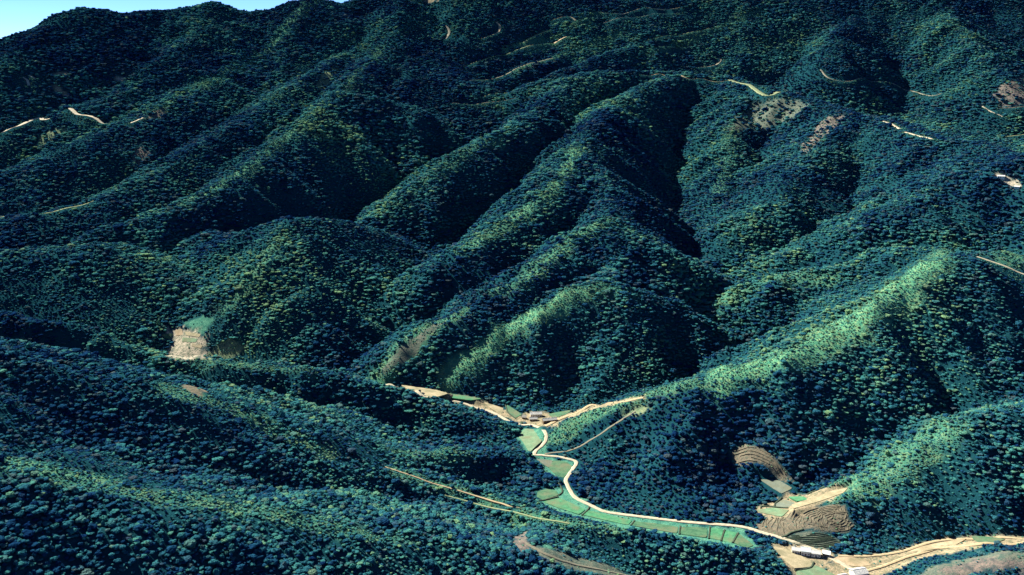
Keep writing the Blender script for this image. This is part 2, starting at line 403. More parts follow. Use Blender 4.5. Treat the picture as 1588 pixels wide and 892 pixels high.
# ------------------------------------------------------------------ open ground: (kind, softness m, [photo outline]); scrubby crests: (half width m, strength, [photo line])
OPEN = [
 ('grass', 6, [(280,498),(306,491),(331,493),(321,512),(314,522),(299,512)]),
 ('pale', 9, [(258,508),(282,508),(311,515),(317,530),(314,539),(321,544),(316,558),(257,555),(263,544),(274,525),(261,522)]),
 ('straw', 8, [(325,545),(356,529),(380,537),(374,549),(349,559),(325,559)]),
 ('brown', 3, [(1134,702),(1152,689),(1186,699),(1209,717),(1230,746),(1209,738),(1186,722),(1162,718),(1139,720)]),
 ('brown', 2, [(1172,816),(1191,803),(1230,798),(1261,790),(1287,782),(1311,785),(1318,806),(1326,816),(1313,826),(1282,825),(1246,821),(1212,832),(1186,829)]),
 ('dull', 2, [(1212,834),(1246,823),(1282,828),(1305,840),(1293,851),(1235,846)]),
 ('sand', 4, [(1292,872),(1300,860),(1345,862),(1400,852),(1440,836),(1500,831),(1600,831),(1600,842),(1520,848),(1450,862),(1400,878),(1360,896),(1320,900)]),
 ('sand', 3, [(1196,842),(1222,846),(1290,872),(1340,905),(1240,905),(1215,870)]),
 ('dull', 5, [(1400,905),(1440,882),(1490,868),(1600,856),(1600,872),(1520,884),(1470,905)]),
 ('mauve', 8, [(1455,885),(1500,870),(1588,868),(1588,880),(1500,888)]),
 ('dull', 12, [(1128,205),(1140,180),(1165,160),(1205,153),(1240,155),(1250,165),(1235,180),(1200,195),(1160,200)]),
 ('mauve', 8, [(1240,235),(1258,205),(1285,182),(1308,178),(1300,195),(1275,215),(1250,240)]),
 ('mauve', 12, [(1540,150),(1555,130),(1590,115),(1610,120),(1610,165),(1555,165)]),
 ('pale', 5, [(1538,268),(1555,270),(1578,282),(1584,294),(1572,290),(1552,280)]),
 ('sand', 4, [(78,114),(100,111),(104,115),(84,118)]),
 ('sand', 5, [(80,132),(90,134),(107,148),(100,150),(88,142)]),
 ('pale', 4, [(178,124),(184,119),(193,122),(190,126)]),
 ('pale', 4, [(160,128),(165,126),(167,129)]),
 ('mauve', 6, [(222,186),(235,174),(255,168),(258,178),(240,186)]),
 ('straw', 8, [(60,215),(85,200),(105,200),(80,218),(55,228)]),
 ('mauve', 6, [(205,235),(222,228),(232,240),(215,258),(206,250)]),
 ('straw', 6, [(490,135),(505,108),(530,100),(515,120),(500,138)]),
 ('brown', 5, [(280,597),(295,597),(320,612),(310,615),(290,607)]),
 ('dull', 7, [(590,580),(605,556),(635,528),(668,505),(690,500),(660,530),(622,566)]),
 ('straw', 5, [(965,640),(990,628),(1006,632),(1000,640),(975,645)]),
 ('mauve', 5, [(795,832),(815,825),(820,855),(806,860),(798,845)]),
 ('dull', 5, [(822,850),(832,845),(850,852),(900,866),(950,880),(1000,893),(1010,905),(960,900),(880,880),(840,865)]),
 ('grass', 6, [(840,842),(860,850),(850,856),(838,850)]),
 ('sand', 5, [(612,600),(680,605),(750,621),(795,640),(828,652),(825,657),(790,650),(740,632),(680,618),(620,604)]),
 ('sand', 4, [(845,655),(880,642),(925,627),(965,620),(1000,615),(1000,619),(960,626),(900,642),(865,654)]),
 ('grass', 5, [(838,760),(870,755),(930,790),(1010,806),(1060,812),(1150,820),(1175,848),(1150,852),(1050,832),(960,818),(900,804),(850,786)]),
 ('grass', 4, [(806,664),(840,664),(846,690),(850,710),(893,716),(880,742),(850,735),(835,715),(808,690)]),
 ('sand', 4, [(1170,790),(1215,770),(1250,765),(1318,744),(1300,768),(1240,800),(1190,805)]),
 ('sand', 3, [(806,650),(815,640),(845,638),(868,648),(866,660),(840,662),(815,656)]),
 ('sand', 3, [(1224,850),(1240,843),(1275,850),(1295,858),(1290,872),(1262,872),(1235,862)]),
 ('sand', 3, [(1292,888),(1312,878),(1350,876),(1362,890),(1350,905),(1290,905)]),
 ('sand', 3, [(656,1),(666,-3),(680,1),(668,5)]),
]
OPOLY = [(k, s, hits(p)) for k, s, p in OPEN]
SCRUB = [
 (26, .95, [(700,585),(748,545),(799,506),(849,480),(893,452)]),
 (22, .55, [(893,452),(930,448),(970,452)]),
 (22, .55, [(614,540),(640,522),(675,505),(718,486)]),
 (20, .8, [(590,582),(605,560),(625,540),(655,520)]), (22, .55, [(20,714),(80,730),(150,750)]),
 (24, .6, [(765,455),(816,434),(843,402),(866,388),(900,364),(950,344),(985,362)]),
 (24, .7, [(718,388),(785,348),(826,320),(860,293),(880,262),(895,232)]),
 (24, .45, [(640,300),(718,240),(772,212),(816,186)]),
 (34, .95, [(1130,584),(1190,565),(1250,545),(1330,495),(1390,448),(1445,408)]),
 (30, .6, [(1445,405),(1490,390),(1560,392),(1600,400)]),
 (20, .5, [(1118,468),(1159,447),(1199,432),(1290,428)]),
 (18, .6, [(862,676),(905,650),(950,630),(1000,613),(1060,597),(1130,582)]),
 (34, .6, [(1470,655),(1430,690),(1390,715),(1350,740),(1320,760)]),
 (26, .55, [(300,305),(336,289),(390,258),(437,218),(480,192)]),
 (20, .5, [(530,148),(560,110),(590,75)]),
 (22, .5, [(430,375),(412,402),(385,437),(350,482)]),
 (22, .4, [(182,349),(235,330),(292,315)]),
 (18, .5, [(260,604),(330,624),(400,650),(450,674),(500,700)]),
 (16, .4, [(0,724),(120,747),(250,774),(380,792),(500,812),(620,834)]),
 (14, .5, [(614,732),(698,759),(760,777)]),
 (14, .6, [(816,800),(883,813),(960,818),(1050,830)]),
 (34, .5, [(488,5),(430,60),(330,122),(240,167)]),
 (20, .5, [(785,76),(866,56),(930,22)]), (20, .5, [(816,84),(883,54)]), (20, .5, [(799,110),(866,86),(960,52)]),
 (24, .35, [(1010,82),(1100,50),(1180,17)]),
 (20, .35, [(1118,300),(1130,240),(1134,185)]),
 (14, .4, [(600,695),(678,703),(732,704)]),
 (14, .35, [(300,564),(400,568),(480,577)]),
]
SLINE = [(w, s, hits(p)) for w, s, p in SCRUB]

def scrub_at(x, y):
    v = np.zeros(np.shape(x))
    n = .5 + .5 * fbm(x / 26, y / 26, 301, 3)
    for w, s, P in SLINE:
        d, _ = near_line(P, x, y, 130)
        v = np.maximum(v, s * (1 - smoothstep(.25 * w, w * 1.25, d + (n - .5) * w * .9)))
    return v
def open_at(x, y, kinds=None):
    v = np.zeros(np.shape(x)); n = fbm(x / 9, y / 9, 333, 2)
    for k, s, P in OPOLY:
        if kinds and k not in kinds: continue
        v = np.maximum(v, 1 - smoothstep(-s * .4, s * .6, in_poly(P, x, y) + n * s * .9))
    return v
SPARSE = ('dull', 'mauve', 'straw')
def clear_at(x, y, extra=0.0, far=True):
    """True where no tree can stand"""
    c = np.zeros(np.shape(x), bool)
    rnd = np.modf(np.abs(np.sin(x * 12.9898 + y * 78.233) * 43758.5453))[0]
    for k, s, P in OPOLY: c |= (in_poly(P, x, y) < extra * .6) & ((rnd > .22) if k in SPARSE and P[:, 1].mean() > 1400 else True)
    for crop, P, cf, cc in FPOLY: c |= in_poly(P, x, y) < 1.5 + extra
    for name, surf, hw, clr, P in PATHS:
        d, _ = near_line(P, x, y); c |= d < hw + .5 + extra * .8
        if far and clr > 8:                                    # far tracks are cut into the slope: their lower side is open
            Q = P.copy(); Q[:, 1] -= clr * .5
            d, _ = near_line(Q, x, y); c |= d < clr * .5
    return c

# ------------------------------------------------------------------ materials (procedural)
def new_mat(name, rough=.9):
    m = bpy.data.materials.new(name); m.use_nodes = True
    nt = m.node_tree
    for n in list(nt.nodes): nt.nodes.remove(n)
    o = nt.nodes.new('ShaderNodeOutputMaterial'); p = nt.nodes.new('ShaderNodeBsdfPrincipled')
    nt.links.new(p.outputs[0], o.inputs[0]); p.inputs['Roughness'].default_value = rough
    p.inputs['Specular IOR Level'].default_value = .15
    return m, nt, p
def noise(nt, scale, detail=4, coord='Object', rough=.6):
    tc = nt.nodes.new('ShaderNodeTexCoord'); n = nt.nodes.new('ShaderNodeTexNoise')
    n.inputs['Scale'].default_value = scale; n.inputs['Detail'].default_value = detail; n.inputs['Roughness'].default_value = rough
    nt.links.new(tc.outputs[coord], n.inputs['Vector']); return n.outputs['Fac']
def ramp(nt, fac, stops):
    r = nt.nodes.new('ShaderNodeValToRGB'); e = r.color_ramp.elements
    while len(e) < len(stops): e.new(.5)
    for i, (p, c) in enumerate(stops): e[i].position = p; e[i].color = (*c, 1)
    nt.links.new(fac, r.inputs['Fac']); return r.outputs['Color']
def mix(nt, fac, a, b, mode='MIX'):
    n = nt.nodes.new('ShaderNodeMix'); n.data_type = 'RGBA'; n.blend_type = mode
    for idx, v in ((0, fac), (6, a), (7, b)):
        if isinstance(v, (int, float)): n.inputs[idx].default_value = v
        elif isinstance(v, tuple): n.inputs[idx].default_value = (*v, 1)
        else: nt.links.new(v, n.inputs[idx])
    return n.outputs[2]
def math_node(nt, op, a, b):
    n = nt.nodes.new('ShaderNodeMath'); n.operation = op
    for i, v in enumerate((a, b)):
        if isinstance(v, (int, float)): n.inputs[i].default_value = v
        else: nt.links.new(v, n.inputs[i])
    return n.outputs[0]
def attr(nt, name, typ='GEOMETRY'):
    a = nt.nodes.new('ShaderNodeAttribute'); a.attribute_name = name; a.attribute_type = typ; return a
def bump(nt, p, fac, strength, dist):
    b = nt.nodes.new('ShaderNodeBump'); b.inputs['Strength'].default_value = strength; b.inputs['Distance'].default_value = dist
    nt.links.new(fac, b.inputs['Height']); nt.links.new(b.outputs[0], p.inputs['Normal'])

KINDC = {'grass': ((.03,.13,.105), (.075,.21,.155)), 'pale': ((.13,.15,.115), (.40,.35,.29)), 'straw': ((.07,.13,.085), (.21,.25,.15)),
         'brown': ((.075,.07,.06), (.15,.13,.10)), 'dull': ((.045,.075,.07), (.11,.12,.10)), 'sand': ((.11,.11,.075), (.27,.22,.155)),
         'mauve': ((.055,.06,.065), (.16,.13,.12))}
def terrain_material():
    m, nt, p = new_mat('hillside', 1.0); p.inputs['Specular IOR Level'].default_value = 0.0
    n1 = noise(nt, .012, 6); n2 = noise(nt, .16, 5); n3 = noise(nt, .5, 3)
    col = mix(nt, n1, (.004,.026,.048), (.008,.052,.066))
    col = mix(nt, math_node(nt, 'MULTIPLY', n2, .6), col, (.008,.040,.048))
    sc = ramp(nt, n2, [(.3,(.024,.135,.10)), (.5,(.07,.205,.125)), (.72,(.20,.29,.15))])
    col = mix(nt, attr(nt, 'scrub').outputs['Fac'], col, sc)
    for k, (a, b) in KINDC.items():
        c = ramp(nt, n2, [(.34, a), (.62, b)])
        c = mix(nt, ramp(nt, n3, [(.52,(0,0,0)),(.66,(.75,.75,.75))]), c, (.03,.075,.065))
        col = mix(nt, attr(nt, k).outputs['Fac'], col, c)
    nt.links.new(col, p.inputs['Base Color'])
    bump(nt, p, n3, .6, 1.5)
    return m

def grid_mesh(name, co, nr, nc):
    i = np.arange(nr * nc).reshape(nr, nc)
    f = np.stack([i[:-1, :-1], i[:-1, 1:], i[1:, 1:], i[1:, :-1]], -1).reshape(-1, 4)
    me = bpy.data.meshes.new(name)
    me.vertices.add(len(co)); me.vertices.foreach_set('co', co.ravel())
    me.loops.add(f.size); me.loops.foreach_set('vertex_index', f.ravel())
    me.polygons.add(len(f)); me.polygons.foreach_set('loop_start', np.arange(0, f.size, 4)); me.polygons.foreach_set('loop_total', np.full(len(f), 4))
    me.update()
    me.polygons.foreach_set('use_smooth', np.ones(len(f), bool))
    return me
def make_terrain():
    nr, nc = 720, 620
    y0, y1 = 330.0, 4600.0
    Y = y0 * (y1 / y0) ** np.linspace(0, 1, nr)
    S, YY = np.meshgrid(np.linspace(-1, 1, nc), Y)
    X = np.clip(S * (0.70 * YY + 200), GX0 + 30, GX1 - 30)
    x, y = X.ravel(), YY.ravel()
    z = height(x, y)
    me = grid_mesh('terrain', np.stack([x, y, z], -1), nr, nc)
    for k in KINDC:
        a = me.attributes.new(k, 'FLOAT', 'POINT'); a.data.foreach_set('value', open_at(x, y, (k,)).astype(np.float32))
    a = me.attributes.new('scrub', 'FLOAT', 'POINT'); a.data.foreach_set('value', scrub_at(x, y).astype(np.float32))
    me.materials.append(terrain_material())
    o = bpy.data.objects.new('terrain', me); COL.objects.link(o); o['kind'] = 'structure'
    # country beyond the hills, out to the horizon
    bm = bmesh.new(); R = 30000.0
    n = 48
    xs = [math.sinh(t * 3.2 - 1.6) / math.sinh(1.6) * R for t in np.linspace(0, 1, n)]
    g = [[None] * n for _ in range(n)]
    for j in range(n):
        for i in range(n):
            xx, yy = xs[i], 2200 + xs[j]
            d = math.hypot(xx, yy - 2200)
            zz = -160 + 40 * math.sin(xx / 2300.0) * math.cos(yy / 1900.0) if d > 2500 else -160
            g[j][i] = bm.verts.new((xx, yy, zz))
    for j in range(n - 1):
        for i in range(n - 1): bm.faces.new((g[j][i], g[j][i+1], g[j+1][i+1], g[j+1][i]))
    me2 = bpy.data.meshes.new('far_country'); bm.to_mesh(me2); bm.free()
    m, nt, p = new_mat('far_forest', 1.0)
    nt.links.new(ramp(nt, noise(nt, .002, 6), [(.35,(.02,.05,.04)),(.65,(.04,.09,.06))]), p.inputs['Base Color'])
    me2.materials.append(m)
    o2 = bpy.data.objects.new('far_country', me2); COL.objects.link(o2); o2['kind'] = 'structure'
    return o
terrain = make_terrain()

# ------------------------------------------------------------------ roads
def surface_mat(name, a, b, mid=None, scale=.35):
    m, nt, p = new_mat(name, .95)
    n = noise(nt, scale, 5)
    col = ramp(nt, n, [(.3, a), (.7, b)])
    if mid:
        w = attr(nt, 'across').outputs['Fac']
        n2 = noise(nt, .2, 3)
        col = mix(nt, math_node(nt, 'MULTIPLY', math_node(nt, 'SUBTRACT', 1.0, w), math_node(nt, 'MULTIPLY', n2, 1.1)), col, mid)
    nt.links.new(col, p.inputs['Base Color']); bump(nt, p, n, .4, .3)
    return m
ROADM = {'pale': surface_mat('pale_road', (.26,.24,.185), (.44,.405,.33), (.20,.185,.135)),
         'tan': surface_mat('tan_track', (.24,.19,.12), (.40,.32,.22), (.18,.17,.10)),
         'sand': surface_mat('sandy_track', (.26,.23,.17), (.42,.38,.30), (.16,.18,.12)),
         'brown': surface_mat('brown_track', (.10,.10,.085), (.18,.16,.13), (.07,.09,.06)),
         'grey': surface_mat('grey_track', (.16,.16,.13), (.28,.26,.21), (.11,.13,.09)),
         'olive': surface_mat('grassy_track', (.13,.17,.10), (.24,.27,.16), (.09,.15,.08))}
def strip(name, P, hw, lift, skirt, mat, jit=.25):
    T = np.gradient(P[:, :2], axis=0); T /= np.linalg.norm(T, axis=1)[:, None] + 1e-9
    N = np.c_[-T[:, 1], T[:, 0]]
    rng = np.random.RandomState(int(abs(P[0, 0] * 7 + P[0, 1] * 3)) % 99999)
    wl_ = hw * (1 + jit * (rng.rand(len(P)) - .5)); wr_ = hw * (1 + jit * (rng.rand(len(P)) - .5))
    rows = []
    for off, dz, w in ((-1, -skirt, wl_), (-1, lift, wl_), (-.5, lift + .04, wl_), (0, lift + .08, wl_), (.5, lift + .04, wr_), (1, lift, wr_), (1, -skirt, wr_)):
        rows.append(np.c_[P[:, :2] + N * (off * w)[:, None] if np.ndim(w) else P[:, :2], P[:, 2] + dz])
    co = np.stack(rows, 1).reshape(-1, 3)
    me = grid_mesh(name, co, len(P), 7)
    a = me.attributes.new('across', 'FLOAT', 'POINT')
    a.data.foreach_set('value', np.tile(np.array([1, 1, .7, 0, .7, 1, 1], np.float32), len(P)))
    me.materials.append(mat); me.flip_normals()
    o = bpy.data.objects.new(name, me); COL.objects.link(o)
    return o
for name, surf, hw, clear, P in PATHS:
    far = P[:, 1].mean() > 1700
    o = strip(name, P, hw, .55 if far else .12, 3.0 if far else 1.2, ROADM[surf]); o['kind'] = 'structure'

# ------------------------------------------------------------------ fields, banks, terraces
def field_mat(name, a, b, row=0):
    m, nt, p = new_mat(name, .95)
    n = noise(nt, .16, 6, rough=.75); n2 = noise(nt, .9, 4)
    col = ramp(nt, n, [(.36, a), (.62, b)])
    col = mix(nt, ramp(nt, noise(nt, .05, 5), [(.46,(0,0,0)),(.66,(.85,.85,.85))]), col, (.14,.14,.09))
    col = mix(nt, math_node(nt, 'MULTIPLY', n2, .5), col, tuple(v * .6 for v in a))
    nt.links.new(col, p.inputs['Base Color']); bump(nt, p, n2, .5, .5)
    return m
FIELDM = {'green': field_mat('rice_green', (.025,.09,.055), (.07,.165,.095)), 'bright': field_mat('young_rice', (.025,.13,.07), (.07,.24,.13)),
          'olive': field_mat('stubble_green', (.08,.16,.10), (.16,.25,.16)), 'fallow': field_mat('fallow', (.09,.12,.11), (.15,.18,.15)),
          'tan': field_mat('dry_stubble', (.22,.20,.13), (.36,.31,.22)), 'sand': field_mat('ploughed', (.26,.20,.13), (.40,.32,.23))}
BANKM = surface_mat('grassy_bank', (.03,.06,.04), (.06,.09,.05))
BAREM = surface_mat('earth_bank', (.065,.065,.05), (.13,.115,.085))
DARKM = surface_mat('overgrown_bank', (.022,.04,.032), (.045,.065,.045))
for crop, P, cf, c in FPOLY:
    bm = bmesh.new()
    Q = []
    for i in range(len(P)):                               # rounded, slightly wavering outline
        a, b, d2 = P[i - 1, :2], P[i, :2], P[(i + 1) % len(P), :2]
        Q += [b + (a - b) * .22, b + (a - b) * .03 + (d2 - b) * .03, b + (d2 - b) * .22]
    top = [bm.verts.new((q[0], q[1], field_z(cf, c, q[0], q[1]))) for q in Q]
    low = [bm.verts.new((q[0], q[1], field_z(cf, c, q[0], q[1]) - 1.6)) for q in Q]
    f = bm.faces.new(top)
    for i in range(len(Q)):
        j = (i + 1) % len(Q); bm.faces.new((top[j], top[i], low[i], low[j]))
    bmesh.ops.recalc_face_normals(bm, faces=bm.faces)
    me = bpy.data.meshes.new('field'); bm.to_mesh(me); bm.free(); me.materials.append(FIELDM[crop])
    o = bpy.data.objects.new('field', me); COL.objects.link(o); o['kind'] = 'structure'
def draped(pts_world, step=2.0, lift=0.0):
    P = smooth_path(np.asarray(pts_world, float), step); P[:, 2] = height(P[:, 0], P[:, 1]) + lift; return P
BANKS = [[(832,776),(842,776),(866,770)], [(866,768),(872,762),(866,748),(862,738)], [(902,799),(911,791),(914,786)],
         [(1099,835),(1101,817)], [(1118,839),(1124,821)], [(1136,842),(1145,826)], [(1053,828),(1055,816)],
         [(1180,788),(1184,785),(1222,788)], [(1252,766),(1275,757),(1292,748)], [(1200,788),(1203,780),(1212,773)],
         [(1232,883),(1256,881),(1262,872)], [(784,628),(788,640),(800,649)], [(978,815),(984,807)], [(1212,833),(1228,826),(1246,821)]]
for pts in BANKS:
    P = draped(hits(pts), 2.0); o = strip('field_bank', P, .9, .9, .5, DARKM); o['kind'] = 'structure'
# contour terraces: banks that follow the hill round its top
def arc_banks(parent_name, poly_px, rings, mat, hw, lift, lab):
    poly = hits(poly_px)
    par = bpy.data.objects.new(parent_name, None); COL.objects.link(par); par['kind'] = 'structure'
    par.location = (poly[:, 0].mean(), poly[:, 1].mean(), poly[:, 2].mean())
    for pts in rings:
        P = np.array(pts, float)
        ins = (in_poly(poly, P[:, 0], P[:, 1]) < -.5) & (fbm(P[:, 0] / 7 + len(P), P[:, 1] / 7, 505, 2) > -.55)
        run = []
        for k in range(len(P) + 1):
            if k < len(P) and ins[k]: run.append(P[k]); continue
            if len(run) > 5:
                R_ = np.c_[np.array(run), np.zeros(len(run))]
                R_[:, 2] = height(R_[:, 0], R_[:, 1])
                o = strip('terrace_bank', R_, hw, lift, .5, mat, .5)
                o.parent = par; o.matrix_parent_inverse = par.matrix_world.inverted() if False else __import__('mathutils').Matrix.Translation(-Vector(par.location))
            run = []
top = hit(1298, 806)
rings = []
for k in range(2, 34):
    r = k * 2.6
    rings.append([(top[0] + r * (1.35 if math.cos(a) < 0 else .8) * math.cos(a) + 1.6 * math.sin(5 * a + k) + 1.1 * math.sin(11 * a + k * 2.3), top[1] + r * .9 * math.sin(a) + 1.0 * math.cos(7 * a + k * .7)) for a in np.linspace(0, 2 * math.pi, 150)])
arc_banks('terraced_hillock', OPEN[4][2], rings, BAREM, .6, .4, '')
P0, P1 = hit(1225, 836), hit(1300, 838); Pn = hit(1262, 850)
rings = []
for k in range(-3, 9):
    t = k / 7.0
    rings.append([(P0[0] + (P1[0] - P0[0]) * s_ + (Pn[0] - (P0[0] + P1[0]) / 2) * t, P0[1] + (P1[1] - P0[1]) * s_ + (Pn[1] - (P0[1] + P1[1]) / 2) * t + .8 * math.sin(s_ * 9 + k)) for s_ in np.linspace(-.5, 1.4, 60)])
arc_banks('striped_crop_field', OPEN[5][2], rings, DARKM, .4, .6, '')
rings = []
for k in range(6):
    A = hits([(1136, 700 + k * 5), (1160, 694 + k * 5), (1188, 702 + k * 5), (1210, 719 + k * 5), (1232, 746 + k * 5)])
    rings.append(smooth_path(A, 2.0)[:, :2])
arc_banks('hillside_terraces', OPEN[3][2], rings, BAREM, .8, .6, '')

# ------------------------------------------------------------------ trees
LOD = float(os.environ.get('LOD', '1'))
def crown_material():
    m, nt, p = new_mat('foliage', 1.0); p.inputs['Specular IOR Level'].default_value = 0.0
    t = attr(nt, 'tint', 'INSTANCER').outputs['Fac']
    n = noise(nt, .55, 3)
    v = math_node(nt, 'ADD', t, math_node(nt, 'MULTIPLY', math_node(nt, 'SUBTRACT', n, .5), .35))
    col = ramp(nt, v, [(.0,(.005,.027,.094)), (.28,(.013,.072,.146)), (.52,(.030,.150,.185)), (.74,(.060,.23,.205)), (1.,(.17,.31,.17))])
    oi = nt.nodes.new('ShaderNodeObjectInfo')
    col = mix(nt, ramp(nt, oi.outputs['Random'], [(.80,(0,0,0)), (1.,(.55,.55,.55))]), col, (.11,.15,.13))
    nt.links.new(col, p.inputs['Base Color'])
    tr = nt.nodes.new('ShaderNodeBsdfTranslucent'); nt.links.new(col, tr.inputs['Color'])
    mx = nt.nodes.new('ShaderNodeMixShader'); mx.inputs[0].default_value = .35
    out = [n for n in nt.nodes if n.type == 'OUTPUT_MATERIAL'][0]
    nt.links.new(p.outputs[0], mx.inputs[1]); nt.links.new(tr.outputs[0], mx.inputs[2]); nt.links.new(mx.outputs[0], out.inputs[0])
    return m
BARKM, _nt, _p = new_mat('bark'); _nt.links.new(ramp(_nt, noise(_nt, 3), [(.3,(.05,.045,.04)),(.7,(.11,.10,.085))]), _p.inputs['Base Color'])
LEAFM = crown_material()

def crown_mesh(seed, lobes, flat, leaves, wide=1.0):
    """a crown of overlapping leafy lobes with loose leaf sprays standing off it; about 1 m across, base at z = 0"""
    rng = random.Random(seed)
    bm = bmesh.new()
    cs = [(0, 0, .42, .34)]
    for k in range(lobes):
        a = 2 * math.pi * (k + rng.random() * .7) / lobes; r = .20 + .16 * rng.random()
        cs.append((r * math.cos(a), r * math.sin(a), .30 + .26 * rng.random(), .17 + .10 * rng.random()))
    for (cx, cy, cz, cr) in cs:
        g = bmesh.ops.create_icosphere(bm, subdivisions=2, radius=1.0)
        ph = [rng.uniform(0, 6) for _ in range(4)]
        for v in g['verts']:
            d = v.co.normalized()
            k = cr * (1 + .16 * math.sin(5 * d.x + ph[0]) * math.sin(6 * d.y + ph[1]) + .13 * math.sin(9 * d.z + ph[2]) + rng.uniform(-.13, .13))
            v.co = Vector((cx + d.x * k, cy + d.y * k, max(.06, cz + d.z * k * flat)))
    for _ in range(leaves):
        cx, cy, cz, cr = rng.choice(cs)
        d = Vector((rng.gauss(0, 1), rng.gauss(0, 1), abs(rng.gauss(0, 1)) * .9)).normalized()
        c = Vector((cx, cy, cz)) + Vector((d.x, d.y, d.z * flat)) * cr * rng.uniform(.95, 1.22)
        u = d.orthogonal().normalized(); u.rotate(__import__('mathutils').Quaternion(d, rng.uniform(0, 6.28)))
        w = d.cross(u) + d * rng.uniform(-.5, .5); s_ = rng.uniform(.03, .06)
        bm.faces.new([bm.verts.new(c + u * s_), bm.verts.new(c + w * s_), bm.verts.new(c - u * s_), bm.verts.new(c - w * s_ * .7)])
    for v in bm.verts: v.co.x *= wide * 1.06; v.co.y *= wide * .94
    me = bpy.data.meshes.new('crown'); bm.to_mesh(me); bm.free(); me.materials.append(LEAFM)
    return me
def trunk_mesh():
    bm = bmesh.new()
    def limb(a, b, r0, r1, n=6):
        a, b = Vector(a), Vector(b); d = (b - a).normalized(); u = d.orthogonal().normalized(); w = d.cross(u)
        A = [bm.verts.new(a + (u * math.cos(t) + w * math.sin(t)) * r0) for t in np.linspace(0, 2 * math.pi, n, endpoint=False)]
        B = [bm.verts.new(b + (u * math.cos(t) + w * math.sin(t)) * r1) for t in np.linspace(0, 2 * math.pi, n, endpoint=False)]
        for i in range(n): bm.faces.new((A[i], A[(i + 1) % n], B[(i + 1) % n], B[i]))
    limb((0, 0, -.25), (.01, 0, .22), .045, .032)
    limb((.01, 0, .2), (.2, .06, .5), .026, .01); limb((.01, 0, .2), (-.16, .14, .52), .026, .01); limb((.01, 0, .2), (-.03, -.2, .5), .024, .01)
    me = bpy.data.meshes.new('trunk'); bm.to_mesh(me); bm.free(); me.materials.append(BARKM)
    return me
CROWNS = [crown_mesh(100 + k, (5, 6, 7, 8, 4, 9, 3, 6)[k], (.8, .95, .7, 1.1, 1.3, .6, 1.5, .85)[k], 150, (1, 1, 1, 1, .75, 1.15, .6, 1)[k]) for k in range(8)]
TRUNK = trunk_mesh()

def scatter(spacing, seed, y0, y1):
    """jittered lattice over the ground the photograph looks at, with a margin"""
    rng = np.random.RandomState(seed)
    ys = np.arange(y0, y1, spacing); X = []; Y = []
    for yy in ys:
        w = .60 * yy + 130
        xs = np.arange(-w, w, spacing)
        X.append(xs + (rng.rand(len(xs)) - .5) * spacing * 1.1); Y.append(yy + (rng.rand(len(xs)) - .5) * spacing * 1.1)
    return np.concatenate(X), np.concatenate(Y), rng
def visible(x, y, z):
    kx = np.abs(x) / np.maximum(y, 1)
    return kx < .62
tx, ty, ts = [], [], []
for sp, sd_, a, b in ((3.8, 1, 440, 900), (4.7, 2, 900, 1500), (5.9, 3, 1500, 2300), (7.4, 4, 2300, 3900)):
    sp /= math.sqrt(LOD)
    for layer in (0, 1):
        q = sp * (1.0, 2.2)[layer]
        X, Y, rng = scatter(q, sd_ + 10 * layer, a, b)
        stand = fbm(X / 85, Y / 85, 71, 3)                 # old and young stands
        sc = scrub_at(X, Y)
        keep = (rng.rand(len(X)) > sc * .97) & ~clear_at(X, Y, q * .40)
        if layer == 0:
            size = sp * (.62 + .78 * rng.rand(len(X)) ** 1.6) * (1 + .28 * stand) * (1.0, 1.0, 1.14, 1.25)[sd_ - 1] * (1 - .3 * sc)
            keep &= rng.rand(len(X)) < .92
        else:
            keep &= rng.rand(len(X)) < np.clip(.38 + .75 * stand, .05, .9) * (1 - sc)
            size = sp * (1.25 + 1.1 * rng.rand(len(X)) ** 1.8)
        tx.append(X[keep]); ty.append(Y[keep]); ts.append(size[keep])
tx, ty, ts = map(np.concatenate, (tx, ty, ts))
tz = height(tx, ty)
rng = np.random.RandomState(9)
tint = .42 + .30 * fbm(tx / 260, ty / 260, 91, 3) + .16 * fbm(tx / 40, ty / 40, 95, 2) + rng.normal(0, .19, len(tx)) + .10 * fbm(tx / 75, ty / 75, 191, 2) + .35 * scrub_at(tx, ty)
tint = np.clip(tint, 0, 1)
trot = rng.rand(len(tx)) * 6.283
tvar = rng.randint(0, 8, len(tx))
tstr = .50 + .42 * rng.rand(len(tx)) ** 1.5

# the nearest 300 stand as trees of their own
kz = (tz + ts * .4 - CAM_Z) / ty; kx = tx / ty
v_ = np.tan(np.arctan(kz) + PITCH); py = H0 / 2 - v_ * FPX; px = W0 / 2 + kx * (CP + v_ * SP) * FPX
seen = (px > 4) & (px < W0 - 4) & (py < H0 - 2) & (py > 0)
score = np.where(seen, ts / ty, -1)
ind = np.argsort(-score)[:300]
near = np.zeros(len(tx), bool); near[ind] = True
for i in ind:
    root = bpy.data.objects.new('broadleaf_tree', None); COL.objects.link(root)
    root.location = (tx[i], ty[i], tz[i]); root.rotation_euler = (0, 0, trot[i]); root.scale = (ts[i], ts[i], ts[i] * tstr[i])
    root.empty_display_size = .3
    root['label'] = 'broad round-crowned tree in the closest canopy on the wooded foreground slopes'
    root['category'] = 'tree'; root['group'] = 'nearest forest trees on the foreground slopes'
    c = bpy.data.objects.new('crown', CROWNS[tvar[i]]); COL.objects.link(c); c.parent = root; c['tint'] = float(tint[i])
    t = bpy.data.objects.new('trunk', TRUNK); COL.objects.link(t); t.parent = root

